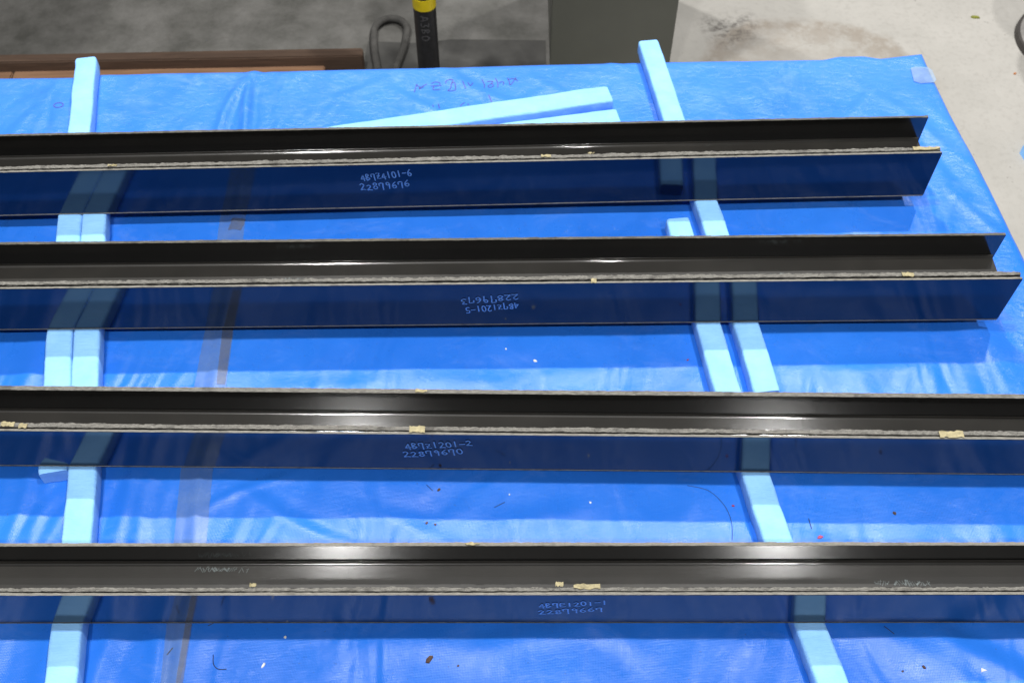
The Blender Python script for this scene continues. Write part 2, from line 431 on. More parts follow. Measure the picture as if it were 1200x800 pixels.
def back_edge(x): return np.interp(x, [-2.7, -1.5, -1.226, -1.02, -1.00, -0.413, 0.45, 0.76, 0.80, 0.86, 0.9, 1.003], [1.99, 2.0, 2.008, 2.012, 2.022, 2.045, 2.078, 2.085, 2.098, 2.100, 2.09, 2.108])
nu, nv = 560, 330
U = np.concatenate([np.linspace(0, 1, nu), ])
xsn = np.linspace(-2.68, 1.0, nu); ysn = np.linspace(0.10, 2.0, nv)
fx_ = (xsn + 2.68) / 3.68; fy_ = (ysn - 0.10) / 1.90
FX, FY = np.meshgrid(fx_, fy_)
Yg = 0.10 + FY * 1.95; Xg = -2.68 + FX * (right_edge(Yg) + 2.68)
Yg = 0.10 + FY * (back_edge(Xg) - 0.10); Xg = -2.68 + FX * (right_edge(Yg) + 2.68)
Zg = tarp_h(Xg, Yg)
# roll the rim over the table edge
rim = np.minimum.reduce([(1 - FX) * 3.7, (1 - FY) * 1.95])
Zg = Zg - 0.006 * np.exp(-(rim / 0.006) ** 2)
V = np.stack([Xg, Yg, Zg], -1).reshape(-1, 3)
idx = np.arange(nu * nv).reshape(nv, nu)
Fq = np.stack([idx[:-1, :-1], idx[:-1, 1:], idx[1:, 1:], idx[1:, :-1]], -1).reshape(-1, 4).tolist()
V = V.tolist()
# hanging skirt on the far and the right side
sk = [int(i) for i in idx[-1, :]] + [int(i) for i in idx[::-1, -1][1:]]
prev = sk
for step, (dz, out) in enumerate([(-.014, .004), (-.05, .004), (-.11, .006), (-.17, .004)]):
    cur = []
    for k, i in enumerate(sk):
        x, y, z = V[i]; back = k < nu
        wv = 0.006 * math.sin(k * .11) * (step / 3) - 0.004 * (step / 3)
        o_ = out * .4 - .006 * step + wv if step else 0.0
        V.append([x + (0 if back else min(o_, .001)), y + (min(o_, .001) if back else 0), z + dz - 0.0])
        cur.append(len(V) - 1)
    for k in range(len(sk) - 1): Fq.append((prev[k], prev[k + 1], cur[k + 1], cur[k]))
    prev = cur
tarp = pydata('tarpaulin', V, Fq, TARP, None, True)
tag(tarp, 'wrinkled bright blue tarpaulin spread over the table under all the black beams', 'tarp')

def strip(name, line, wd, lift, m_, parent, off=0.0, n=90, jag=0.0):
    ys = np.array([p[1] for p in line][::-1]); xs = np.array([p[0] for p in line][::-1])
    yy = np.linspace(ys[0], ys[-1], n); xx = np.interp(yy, ys, xs) + off
    v = []; f = []; c = 6
    ww = np.interp(yy, ys, wd[::-1]) if hasattr(wd, '__len__') else np.full(n, wd)
    for i in range(n):
        for k in range(c):
            x = xx[i] + ww[i] * (k / (c - 1) - .5)
            if k in (0, c - 1): x += jag * (rng.random() - .5)
            v.append((x, yy[i], float(tarp_h(np.array(x), np.array(yy[i]))) + lift))
    for i in range(n - 1):
        for k in range(c - 1):
            a = i * c + k; f.append((a, a + 1, a + 1 + c, a + c))
    return pydata(name, v, f, m_, parent, True)
strip('clear_tape', tape_line, [.056, .054, .056, .06, .057, .056, .040, .030, .03, .03], 0.0012, CLEAR, tarp, n=160, jag=.001)
strip('brown_tape_piece', [(-.580, 1.545), (-.585, 1.512)], .028, 0.0022, BROWNT, tarp, n=8, jag=.002)
strip('brown_tape_strip', [(-0.565, 1.32), (-0.556, 1.251), (-0.547, 1.117)], [.022, .020, .016], 0.0022, BROWNT, tarp, n=50, jag=.001)
strip('brown_tape_strip', [(-0.527, 0.74), (-0.521, 0.653), (-0.518, 0.555), (-.508, .36)], .011, 0.0022, BROWNT, tarp, n=50, jag=.001)
# translucent patch near the far right corner
pv = [(0.960, 2.046), (0.972, 2.052), (1.003, 2.050), (1.010, 2.040), (1.012, 2.004), (1.004, 1.994), (0.972, 1.990), (0.957, 1.998)]
cx = sum(p[0] for p in pv) / 8; cy = sum(p[1] for p in pv) / 8
vv = [(x, y, float(tarp_h(np.array(x), np.array(y))) + .0025) for x, y in [(cx, cy)] + pv]
pydata('patch', vv, [(0, 1 + i, 1 + (i + 1) % 8) for i in range(8)], CLEAR2, tarp)
# marker writing on the tarp, upside down from here
STROKES = [[(-0.232, 1.958), (-0.228, 1.984)], [(-0.228, 1.984), (-0.219, 1.975), (-0.204, 1.986)], [(-0.219, 1.975), (-0.221, 1.968), (-0.211, 1.976)], [(-0.193, 1.988), (-0.183, 1.994), (-0.173, 1.99), (-0.173, 1.985)], [(-0.194, 1.979), (-0.169, 1.981)], [(-0.186, 1.979), (-0.188, 1.966), (-0.171, 1.967)], [(-0.158, 1.989), (-0.159, 1.996), (-0.151, 2.001), (-0.142, 1.998), (-0.145, 1.988), (-0.147, 1.971)], [(-0.145, 1.988), (-0.138, 1.99), (-0.135, 1.967), (-0.144, 1.962), (-0.153, 1.963), (-0.147, 1.97)], [(-0.119, 1.993), (-0.111, 1.968)], [(-0.106, 1.988), (-0.1, 1.975), (-0.094, 1.989)], [(-0.186, 1.909), (-0.184, 1.901)], [(-0.173, 1.915), (-0.17, 1.897)], [(-0.121, 1.907), (-0.119, 1.913), (-0.112, 1.92)], [(-0.104, 1.916), (-0.103, 1.91)], [(-0.073, 2.004), (-0.067, 1.986), (-0.067, 1.972)], [(-0.06, 1.996), (-0.047, 1.996), (-0.051, 1.988), (-0.058, 1.981), (-0.055, 1.975), (-0.047, 1.979), (-0.046, 1.985), (-0.051, 1.99)], [(-0.041, 2.006), (-0.035, 1.99), (-0.035, 1.975)], [(-0.031, 1.99), (-0.027, 1.994), (-0.021, 1.992), (-0.022, 1.984)], [(-0.012, 2.007), (-0.008, 1.996), (-0.005, 1.982), (0.008, 2.009)], [(-0.011, 2.003), (0.005, 2.005), (0.012, 1.997)], [(-0.056, 1.941), (-0.048, 1.918)]]
bm = bmesh.new()
for st in STROKES: ribbon(bm, smooth_pts(st), 0.0019, lambda a, b: (a, b, float(tarp_h(np.array(a), np.array(b))) + .0008))
from_bm('handwriting', bm, PURPLE, tarp)['kind'] = 'stuff'
bm = bmesh.new()
for cx_, cy_, r_ in ((-1.058, 1.905, .011),):
    ribbon(bm, [(cx_ + r_ * math.cos(a * PI / 8), cy_ + .7 * r_ * math.sin(a * PI / 8)) for a in range(17)], .002, lambda a, b: (a, b, float(tarp_h(np.array(a), np.array(b))) + .0008))
from_bm('ring_mark', bm, PURPLE, tarp)

# ------------------------------------------------------------------ foam bars
def foam(line, wd, th, label, seed, z0=0.0, group='pale blue foam bars on the tarpaulin'):
    P = [Vector(p) for p in line]
    seg = [(P[i + 1] - P[i]).length for i in range(len(P) - 1)]; Lt = sum(seg)
    n = max(8, int(Lt / 0.012)); r = 0.0060
    prof = []
    for cx_, cz_, a0 in ((wd / 2 - r, th - r, 0), (-wd / 2 + r, th - r, 90), (-wd / 2 + r, r, 180), (wd / 2 - r, r, 270)):
        for k in range(4):
            a = math.radians(a0 + 30 * k); prof.append((cx_ + r * math.cos(a), cz_ + r * math.sin(a)))
    v = []; f = []; m_ = len(prof)
    org = Vector((P[0].x, P[0].y))
    for i in range(n + 1):
        s = Lt * i / n; acc = 0
        for j, sg in enumerate(seg):
            if s <= acc + sg + 1e-9 or j == len(seg) - 1:
                u = (s - acc) / sg; p0 = P[max(j - 1, 0)]; p1 = P[j]; p2 = P[j + 1]; p3 = P[min(j + 2, len(P) - 1)]
                c = 0.5 * ((2 * p1) + (p2 - p0) * u + (2 * p0 - 5 * p1 + 4 * p2 - p3) * u * u + (3 * p1 - p0 - 3 * p2 + p3) * u ** 3)
                d = (p2 - p1).normalized(); break
            acc += sg
        nn = Vector((-d.y, d.x)); endf = min(s, Lt - s)
        sh = 1 - 0.05 * max(0, 1 - endf / 0.006) ** 2
        wob = 0.0022 * (noise1(s, 14, seed) - .5) + 0.001 * (noise1(s, 60, seed + 3) - .5)
        for k, (a, b) in enumerate(prof):
            aa = a * sh + wob + 0.0010 * (float(noise1(s, 45, seed + k)) - .5); bb = b
            if b > th * .5: bb = b - 0.0012 * float(noise1(s, 30, seed + 9 + k // 4)) * 0.8 - (1 - sh) * .02
            q = c + nn * aa
            v.append((q.x - org.x, q.y - org.y, bb))
    for i in range(n):
        for k in range(m_):
            a = i * m_ + k; b = i * m_ + (k + 1) % m_; f.append((a, b, b + m_, a + m_))
    f.append(tuple(range(m_))[::-1]); f.append(tuple(n * m_ + k for k in range(m_)))
    bm = bmesh.new(); vs = [bm.verts.new(p) for p in v]
    for q in f: bm.faces.new([vs[i] for i in q])
    o = from_bm('foam_bar', bm, FOAM, None, False)
    for pl in o.data.polygons: pl.use_smooth = True
    o.data.set_sharp_from_angle(angle=.9)
    o.location = (org.x, org.y, z0)
    tag(o, label, 'foam bar', group)
    return o
TH = 0.035
foam([(-1.018, 2.04), (-.971, 1.786), (-.925, 1.522), (-.867, 1.223), (-.84, 1.093), (-.80, .912)], .050, TH,
     'leftmost pale blue foam bar, sticking out past the far edge of the tarpaulin', 1)
foam([(-.894, 1.62), (-.873, 1.522), (-.8155, 1.223), (-.789, 1.093), (-.752, .925), (-.725, .778), (-.712, .70)], .050, TH,
     'pale blue foam bar lying close against the right side of the leftmost bar', 2)
foam([(-.711, .692), (-.705, .64), (-.691, .543), (-.680, .44), (-.66, .25)], .050, TH,
     'nearest left foam bar, coming out from under the nearest beam at lower left', 3)
foam([(.329, 2.109), (.366, 1.833), (.413, 1.557), (.424, 1.48), (.452, 1.243), (.469, 1.085)], .050, TH,
     'slanted foam bar whose far end overhangs the tarpaulin in front of the grey cabinet', 4)
foam([(.346, 1.520), (.378, 1.243), (.3985, 1.086), (.425, .911), (.447, .781), (.473, .641), (.4925, .546), (.51, .45), (.54, .3)], .050, TH,
     'long slanted foam bar at right, from between the two far beams to the bottom', 5)
foam([(.225, 1.916), (-.0, 1.866), (-.25, 1.809), (-.42, 1.772), (-.60, 1.737)], .056, TH,
     'loose pale blue foam bar lying lengthwise behind the farthest beam, the farther of two', 6)
foam([(.240, 1.838), (0.0, 1.791), (-.25, 1.742), (-.48, 1.70)], .052, TH,
     'loose pale blue foam bar squeezed against the back of the farthest beam', 8)

# ------------------------------------------------------------------ stroke font for the hand-written numbers
G = {
 '0': [[(.5, 1), (.15, .8), (.1, .3), (.5, 0), (.88, .3), (.8, .8), (.5, 1)]],
 '1': [[(.5, 1), (.45, 0)]],
 '2': [[(.1, .85), (.5, 1), (.8, .75), (.5, .4), (.05, .05), (.5, .08), (1, .0)]],
 '3': [[(.1, 1), (.8, .95), (.4, .6), (.85, .3), (.5, 0), (.05, .1)]],
 '4': [[(.72, -.05), (.66, 1)], [(.66, 1), (.0, .3)], [(.0, .3), (1.0, .36)]],
 '5': [[(.9, 1), (.25, 1), (.2, .6), (.7, .55), (.8, .2), (.45, 0), (.05, .08)]],
 '6': [[(.75, 1), (.25, .65), (.1, .25), (.45, 0), (.85, .22), (.6, .5), (.15, .3)]],
 '7': [[(.08, .55), (.1, .92), (.8, .95), (.75, .5), (.72, -.15)]],
 '8': [[(.5, .55), (.15, .8), (.5, 1), (.85, .8), (.5, .55), (.1, .25), (.5, 0), (.9, .25), (.5, .55)]],
 'B': [[(.1, 0), (.15, 1), (.75, .85), (.2, .55), (.85, .3), (.1, 0)]],
 '9': [[(.85, .75), (.5, 1), (.2, .75), (.5, .5), (.85, .75), (.75, .3), (.7, -.1)]],
 'Z': [[(.1, .95), (.85, .95), (.15, .05), (.95, .05)], [(.2, .5), (.8, .5)]],
 'E': [[(.9, .95), (.2, .95), (.1, .05), (.95, .05)], [(.15, .5), (.85, .55)]],
 'S': [[(.95, .9), (.4, 1), (.15, .7), (.8, .35), (.6, 0), (.05, .1)]],
 'A': [[(.0, 0), (.5, 1), (1, 0)], [(.2, .35), (.8, .35)]],
 'D': [[(.1, 0), (.15, 1), (.8, .75), (.85, .25), (.1, 0)]],
 'O': [[(.5, 1), (.1, .7), (.1, .3), (.5, 0), (.9, .3), (.9, .7), (.5, 1)]],
 '-': [[(.05, .5), (.95, .5)]], ' ': [],
}
def write(name, text, x0, z0, x1, z1, hh, m_, parent, to3, wd=0.0023, flip=False, seed=0):
    """text along the baseline (x0,z0)-(x1,z1), letter height hh"""
    R = random.Random(seed); bm = bmesh.new()
    d = Vector((x1 - x0, z1 - z0)); L = d.length; d /= L; nn = Vector((-d.y, d.x))
    if flip: o = Vector((x1, z1)) + nn * hh; d = -d; nn = -nn
    else: o = Vector((x0, z0))
    adv = L / len(text)
    for i, ch in enumerate(text):
        s = 1 + R.uniform(-.12, .12); dy = R.uniform(-.08, .08) * hh; cw = adv * .80
        for st in G[ch]:
            pts = [o + d * (i * adv + a * cw) + nn * (b * hh * s + dy) for a, b in st]
            ribbon(bm, [tuple(p) for p in pts] if ch in '4Z1-' else smooth_pts([tuple(p) for p in pts], 4), wd, to3)
    o_ = from_bm(name, bm, m_, parent); o_['kind'] = 'stuff'; return o_

# ------------------------------------------------------------------ the four beams
def make_beam(k, Y, th, ph, xl, xr, H, W, hw, label, tb_back, edge_cols):
    tf = (.0170, .0175, .0160, .0125)[k]      # front flange thickness (2 skins and a gap)
    gap0 = (.0085, .0092, .0076, .0064)[k]; gi = gap0 - .0022
    tb_ = 0.0055 if tb_back < 0.007 else tb_back
    e = empty('i_beam', (0, Y, TH), (0, 0, 0))
    e.rotation_euler = (Matrix.Rotation(th, 3, 'Z') @ Matrix.Rotation(ph, 3, 'X')).to_euler()
    tag(e, label, 'beam', 'black composite I-beams on foam bars')
    tw = 0.0045
    # front flange outer skin: mirror-smooth outside
    sag = lambda x: 0.0006 * math.sin(x * 2.1 + k)
    nx = 60
    prism('outer_skin', [(0, .0008), (.0008, 0), (.0042, 0), (.0042, H - .0010), (.0004, H - .0010), (0, H - .0014)], xl, xr, FACE, e, nx,
          lambda x, i, y, z: (y + 0.0004 * math.sin(x * 3 + k), z))
    # inner skin of the front flange
    prism('inner_skin', [(gi, 0.0005), (tf, 0.0005), (tf, H - .0030), (gi, H - .0030)], xl, xr - 0.001, INNER, e, 4)
    prism('core', [(.0043, .0006), (gi - .0001, .0006), (gi - .0001, H - .0045), (.0043, H - .0045)], xl, xr - .0006, DARK, e, 2)
    # back flange
    prism('back_flange', [(W - tb_, .0), (W, 0), (W, H - .001), (W - tb_, H - .001)], xl, xr - 0.0005, INNER, e, 4)
    # web with root fillets
    r = 0.0055; yb = W - tb_ - .0001; yf = tf + .0001; zt = hw; zb = hw - tw
    pf = [(yf, zt + r)] + [(yf + r - r * math.cos(a), zt + r - r * math.sin(a)) for a in np.linspace(.2, PI / 2, 5)]
    pb = [(yb - r + r * math.sin(a), zt + r - r * math.cos(a)) for a in np.linspace(0, PI / 2 - .2, 6)] + [(yb, zt + r)]
    prof_ = pf + pb + [(yb, zb - r), (yb - r, zb), (yf + r, zb), (yf, zb - r)]
    wo = prism('web', prof_, xl, xr - 0.004, WEBM, e, 4)
    for pl in wo.data.polygons:
        pl.use_smooth = len(pl.vertices) == 4 and abs(pl.normal.z) > .03 and pl.normal.z < .999
    # frayed sawn top edge of the inner skin (a part of its own: pale, ragged)
    def ragged(name, y0, y1, z0, z1, m_, amp_y, amp_z, seed, x_a=xl, x_b=None, step=.0028):
        x_b = xr - .001 if x_b is None else x_b
        n = int((x_b - x_a) / step); xs = np.linspace(x_a, x_b, n + 1); v = []; f = []
        big = np.clip(noise1(xs, 7, seed) - .45, 0, 1) * 2.0
        for i, x in enumerate(xs):
            j = lambda s, a: a * (float(noise1(x, 330, seed + s)) - .5 + .8 * (float(noise1(x, 90, seed + s + 5)) - .5))
            b = float(big[i])
            v += [(x, y0 + j(1, amp_y * .5), z0), (x, y0 + j(2, amp_y * .6), z1 - .0004 + j(3, amp_z)),
                  (x, (y0 + y1) / 2, z1 + j(4, amp_z * 1.3)), (x, y1 + j(5, amp_y) + b * amp_y * .9 * (.5 + float(noise1(x, 60, seed + 8))), z1 - .0003 + j(6, amp_z)), (x, y1 + .0001, z0)]
        for i in range(n):
            for q in range(4):
                a = i * 5 + q; f.append((a, a + 1, a + 6, a + 5))
        f.append((0, 1, 2, 3, 4)); f.append(tuple(n * 5 + q for q in (4, 3, 2, 1, 0)))
        bm = bmesh.new(); vs = [bm.verts.new(p) for p in v]
        for q in f: bm.faces.new([vs[t_] for t_ in q])
        return from_bm(name, bm, m_, e)
    ragged('sawn_edge', gap0, tf - .0012, H - .0031, H + .0004, EDGE_R, (.0020 if k < 2 else .0014), .0015, 11 + k)
    ragged('trimmed_edge', .0002, .0040, H - .0011, H, EDGE_T, .0006, .0005, 21 + k, step=.006)
    ragged('back_sawn_edge', W - tb_ + .0001, W - .0002, H - .0012, H + .0003, (EDGE_D, EDGE_D, EDGE_R, EDGE_T)[k], .0007, .0007, 31 + k, step=.004)
    # thin pale line where the outer skin was trimmed along the bottom
    prism('bottom_edge', [(-.0007, -.0002), (-.0001, -.0002), (-.0001, .0022), (-.0007, .0018)], xl, xr - .001, EDGE_D if k == 3 else EDGE_T, e, 40,
          lambda x, i, y, z: (y + 0.0004 * math.sin(x * 3 + k), z + (0.0005 * (float(noise1(x, 40, k)) - .5) if i in (2, 3) else 0)))
    if xr < 1.2:
        prism('cut_end', [(.0003, .004), (.0040, .004), (.0040, H - .003), (.0003, H - .003)], xr + .0001, xr + .0008, EDGE_D, e)
    return e

B = []
B.append(make_beam(0, 1.55669, .03296, .02034, -2.55, .87184, .1255, .10956, .06421,
    'black I-beam farthest away, with a cut end near the far right corner of the tarpaulin', .005, None))
B.append(make_beam(1, 1.23797, .0155, .03025, -2.55, .93755, .12625, .11098, .06342,
    'black I-beam second from the back, hand-written numbers on its face upside down', .005, None))
B.append(make_beam(2, .91791, -.00753, .01279, -2.55, 1.50, .11697, .08953, .05293,
    'black I-beam second from the front, its pale rough back edge wider than on the others', .0085, None))
B.append(make_beam(3, .64104, .00346, .03063, -2.55, 1.50, .11604, .08451, .05386,
    'black I-beam nearest the camera, with a narrow face numbered near the middle', .0060, None))
def front(x, z): return (x, -.0008, z)
write('handwriting', '4BAZ4101-6'.replace('A', '7'), -.307, .080, -.2017, .094, .0165, INK, B[0], front, flip=False, seed=1)
write('handwriting', '22879676', -.3118, .0528, -.2076, .0621, .0165, INK, B[0], front, seed=2)
write('handwriting', '4B7Z1201-5', -.0887, .0400, .0126, .0530, .0165, INK, B[1], front, flip=True, seed=3)
write('handwriting', '22879673', -.0977, .066, .0125, .0790, .0165, INK, B[1], front, flip=True, seed=4)
write('handwriting', '4B7Z1201-2', -.178, .0680, -.0641, .0830, .0165, INK, B[2], front, seed=5)
write('handwriting', '22879670', -.1836, .0420, -.0794, .0560, .0165, INK, B[2], front, seed=6)
write('handwriting', '4B7E1201-1', .0430, .0660, .1487, .0800, .0165, INK, B[3], front, seed=7)
write('handwriting', '22879667', .0430, .0370, .1443, .0530, .0165, INK, B[3], front, seed=8)
# small pale stamp marks on the webs
def stamp(b, xa, ya, xb, yb_, z, seed):
    bm = bmesh.new(); R = random.Random(seed); n = 22
    for i in range(n):
        x = xa + (xb - xa) * (i + .5) / n; y = ya + (yb_ - ya) * (i + .5) / n
        if R.random() < .12: continue
        hh = .008 * R.uniform(.5, 1.1); y += R.uniform(-.0012, .0012); fat = .0028 if i in (7, 8, 12, 13, 17) else .0009
        sl = R.choice((-1, 1)) * R.uniform(.0005, .003)
        ribbon(bm, [(x - sl, y - hh / 2), (x + sl, y + hh / 2)], fat, lambda a, c: (a, c, z + .0004))
        if R.random() < .5: ribbon(bm, [(x - .0018, y + R.uniform(-.003, .003)), (x + .0018, y + R.uniform(-.003, .003))], .0009, lambda a, c: (a, c, z + .0008))
    from_bm('stamped_mark', bm, STAMP, b)['kind'] = 'stuff'
stamp(B[1], -.4585, .0640, -.3739, .0632, .06342, 1)
stamp(B[1], .4861, .0640, .5695, .0632, .06342, 2)
stamp(B[3], -.499, .0675, -.4145, .0655, .05386, 3)
stamp(B[3], .5688, .0440, .656, .0420, .05386, 4)
# masking-tape scraps left on the sawn edges
def scrap(b, H, x, y, lx, ly, seed):
    R = random.Random(seed); z = H + .0016
    v = []; n = 8
    for s in (1, -1):
        for i in range(n + 1):
            u = i / n if s == 1 else 1 - i / n
            v.append((x + (u - .5) * lx, y + s * ly / 2 + R.uniform(-.0017, .0017), z + R.uniform(0, .0016)))
    m_ = len(v); v += [(a, c, d - .0012) for a, c, d in v]
    f = [tuple(range(m_))[::-1], tuple(range(m_, 2 * m_))] + [(i, (i + 1) % m_, m_ + (i + 1) % m_, m_ + i) for i in range(m_)]
    bm = bmesh.new(); vs = [bm.verts.new(p) for p in v]
    for q in f: bm.faces.new([vs[i] for i in q])
    from_bm('tape_scrap', bm, MASK, b)
for a in [(0, .1255, .0682, .0120, .020, .006), (0, .1255, -.80, .0120, .018, .004), (0, .1255, .842, .0120, .055, .007), (0, .1255, .16, .018, .014, .003),
          (1, .12625, .1494, .0040, .010, .010), (1, .12625, .7278, .0110, .022, .008),
          (2, .11697, -.157, .0088, .026, .013), (2, .11697, .7267, .0080, .040, .012), (2, .11697, -.838, .0120, .022, .008), (2, .11697, -.812, .0090, .014, .008),
          (3, .11604, .1132, .0125, .040, .007), (3, .11604, .0720, .0160, .012, .006), (3, .11604, -.388, .0160, .010, .005),
          (2, .11697, -.155, .0850, .020, .006), (3, .11604, -.060, .0820, .022, .003)]:
    scrap(B[a[0]], a[1], a[2], a[3], a[4], a[5], int(a[2] * 1000))

# ------------------------------------------------------------------ things behind the table
def timber(name, x0, x1, y0, y1, z0, z1, yaw, m_, label, cat):
    bm = bmesh.new(); box_bm(bm, x0 - x1, 0, y0 - y1, 0, 0, z1 - z0, bev=.004)
    o = from_bm(name, bm, m_); o.location = (x1, y1, z0); o.rotation_euler = (0, 0, yaw)
    tag(o, label, cat, 'timbers on the floor behind the table'); return o
timber('timber_plank', -3.2, -.520, 2.955, 3.000, FLOOR, -.675, .033, WOOD_A, 'dark brown squared timber lying on the floor behind the table, the farther of two', 'timber')
timber('timber_plank', -1.722, -.652, 2.885, 2.955, FLOOR, -.715, .020, WOOD_B, 'orange-brown plank on the floor in front of the dark timber, right of a butt joint', 'timber')
timber('timber_plank', -3.2, -1.726, 2.860, 2.936, FLOOR, -.716, .020, WOOD_B, 'pale orange plank on the floor at the far left, showing left of a butt joint', 'timber')

def cyl(bm, x, y, r0, r1, z0, z1, n=28, caps=True):
    a = [bm.verts.new((x + r0 * math.cos(2 * PI * i / n), y + r0 * math.sin(2 * PI * i / n), z0)) for i in range(n)]
    b = [bm.verts.new((x + r1 * math.cos(2 * PI * i / n), y + r1 * math.sin(2 * PI * i / n), z1)) for i in range(n)]
    for i in range(n): bm.faces.new((a[i], a[(i + 1) % n], b[(i + 1) % n], b[i]))
    if caps: bm.faces.new(a[::-1]); bm.faces.new(b)
px, py, pr = -.274, 2.785, .0355
pole = empty('bollard_pole', (px, py, FLOOR))
tag(pole, 'upright black round pole with a yellow band, behind the table', 'pole')
def cyl_part(nm, z0, z1, r, m_, n=32):
    bm = bmesh.new(); cyl(bm, 0, 0, r, r, z0 - FLOOR, z1 - FLOOR, n); o = from_bm(nm, bm, m_, pole, True)
    o.data.set_sharp_from_angle(angle=.7)
    return o
cyl_part('sleeve', FLOOR + .017, -.349, pr, BLACKP)
cyl_part('yellow_band', -.3489, -.311, pr + .0015, YELLOW)
cyl_part('upper_sleeve', -.3109, .35, pr, BLACKP)
cyl_part('base_plate', FLOOR + .0045, FLOOR + .0169, .09, DARKST)
bm = bmesh.new()
for i, ch in enumerate('A3BO'):           # letters run down the pole, tops to the right
    zc = -.366 - i * .024
    for st in G[ch]:
        pts = [(b * .024, zc - a * .018) for a, b in st]
        def to3(u, vz):
            an = -PI / 2 + (u - .012) / pr; return ((pr + .0006) * math.cos(an), (pr + .0006) * math.sin(an), vz - FLOOR)
        ribbon(bm, smooth_pts(pts), .0026, to3)
from_bm('printed_letters', bm, GREYTXT, pole)['kind'] = 'stuff'

# olive-grey machine cabinet
cab = empty('machine_cabinet', (.32, 2.85, FLOOR))
tag(cab, 'plain olive-grey steel cabinet standing behind the table', 'cabinet')
def cp(nm, b, m_, bev=0): return box(nm, (b[0] - .32, b[1] - .32, b[2] - 2.85, b[3] - 2.85, b[4] - FLOOR, b[5] - FLOOR), m_, cab, bev)
cp('front_panel', (.125, .525, 2.850, 2.862, -.69, 1.05), CABM, .002)
cp('body', (.128, .522, 2.8625, 3.45, -.69, 1.05), CABM, .003)
cp('plinth', (.135, .515, 2.87, 3.44, FLOOR, -.6905), DARKST)
cp('shade_slab', (-4.4, -.66, 3.05, 4.55, 1.0505, 1.35), CABM, .004)  # unseen overhead slab, arm and posts added to shade the left floor
cp('shade_slab_arm', (-.6595, .35, 3.36, 3.43, 1.0505, 1.12), CABM, .003)
for hx in (-4.2, -2.0): cp('shade_slab_post', (hx - .04, hx + .04, 4.4, 4.48, FLOOR, 1.05), DARKST)

# round stool at the right edge of the picture
sx, sy = 2.045, 3.12
stool = empty('pedestal_stool', (sx, sy, FLOOR))
tag(stool, 'round dark-rimmed stool base standing on the floor at the far right edge', 'stool')
def sp_(nm, z0, z1, r0, r1, m_):
    bm = bmesh.new(); cyl(bm, 0, 0, r0, r1, z0, z1, 56); return from_bm(nm, bm, m_, stool)
sp_('base_rim', 0, .022, .232, .228, DARKST); sp_('base_plate', .0221, .03, .218, .205, STEEL)
sp_('shade_column', .0301, .62, .03, .03, STEEL); sp_('shade_seat', .6201, .68, .19, .20, DARKST)  # unseen column and seat added to shade the floor round the base

def poly_bit(name, x, y, z, r, h, m_, label, cat, seed, sx_=1.0, rot=0., n=6, group=None):
    R = random.Random(seed); bm = bmesh.new(); top = []; bot = []
    for i in range(n):
        a = 2 * PI * i / n + R.uniform(-.3, .3); rr = r * R.uniform(.65, 1.15)
        u, w_ = rr * math.cos(a) * sx_, rr * math.sin(a)
        p = (u * math.cos(rot) - w_ * math.sin(rot), u * math.sin(rot) + w_ * math.cos(rot))
        bot.append(bm.verts.new((p[0], p[1], 0))); top.append(bm.verts.new((p[0] * .8, p[1] * .8, h * R.uniform(.7, 1.1))))
    for i in range(n): bm.faces.new((bot[i], bot[(i + 1) % n], top[(i + 1) % n], top[i]))
    bm.faces.new(top); bm.faces.new(bot[::-1])
    o = from_bm(name, bm, m_); o.location = (x, y, z)
    tag(o, label, cat, group); return o
poly_bit('foam_scrap', 1.70, 2.557, FLOOR, .035, .03, FOAM, 'light blue foam offcut on the concrete at the right edge', 'foam scrap', 3, 1.6, 1.2)
poly_bit('leaf', 1.706, 3.278, FLOOR, .011, .006, MOSS, 'small yellow-green dry leaf on the pale concrete', 'leaf', 4, 1.8, .1)
poly_bit('rust_flake', 1.76, 2.958, FLOOR, .006, .004, RUSTC, 'tiny orange rust flake on the concrete near the stool base', 'debris', 5)

# dark tube loop standing in for a ring-shaped shadow on the floor
def tube(name, pts, r, m_, n=6, res=5):
    P = [Vector(p) for p in smooth3(pts, res)]; v = []; f = []
    for i, p in enumerate(P):
        d = (P[min(i + 1, len(P) - 1)] - P[max(i - 1, 0)]).normalized()
        a = d.cross(Vector((0, 0, 1)));
        if a.length < 1e-5: a = Vector((1, 0, 0))
        a.normalize(); b = d.cross(a).normalized()
        for k in range(n): v.append(p + a * r * math.cos(2 * PI * k / n) + b * r * math.sin(2 * PI * k / n))
    for i in range(len(P) - 1):
        for k in range(n):
            q = i * n + k; q2 = i * n + (k + 1) % n; f.append((q, q2, q2 + n, q + n))
    f.append(tuple(range(n))[::-1]); f.append(tuple((len(P) - 1) * n + k for k in range(n)))
    bm = bmesh.new(); vs = [bm.verts.new(p) for p in v]
    for q in f: bm.faces.new([vs[i] for i in q])
    return from_bm(name, bm, m_, None, True)
def smooth3(pts, n=5):
    P = [Vector(p) for p in pts]; out = []
    for i in range(len(P) - 1):
        p0 = P[max(i - 1, 0)]; p1 = P[i]; p2 = P[i + 1]; p3 = P[min(i + 2, len(P) - 1)]
        for k in range(n):
            t_ = k / n; out.append(0.5 * ((2 * p1) + (p2 - p0) * t_ + (2 * p0 - 5 * p1 + 4 * p2 - p3) * t_ * t_ + (3 * p1 - p0 - 3 * p2 + p3) * t_ ** 3))
    out.append(P[-1]); return out
ARCHM = simple('ring_shadow_grey', (0.060, 0.058, 0.054), 0.95, var=.2)
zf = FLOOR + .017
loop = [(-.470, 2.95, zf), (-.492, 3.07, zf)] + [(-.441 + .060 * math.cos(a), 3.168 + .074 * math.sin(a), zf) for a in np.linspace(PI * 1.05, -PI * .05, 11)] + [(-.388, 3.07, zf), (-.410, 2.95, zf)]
h = tube('shadow_arch', loop, .0135, ARCHM, 8)
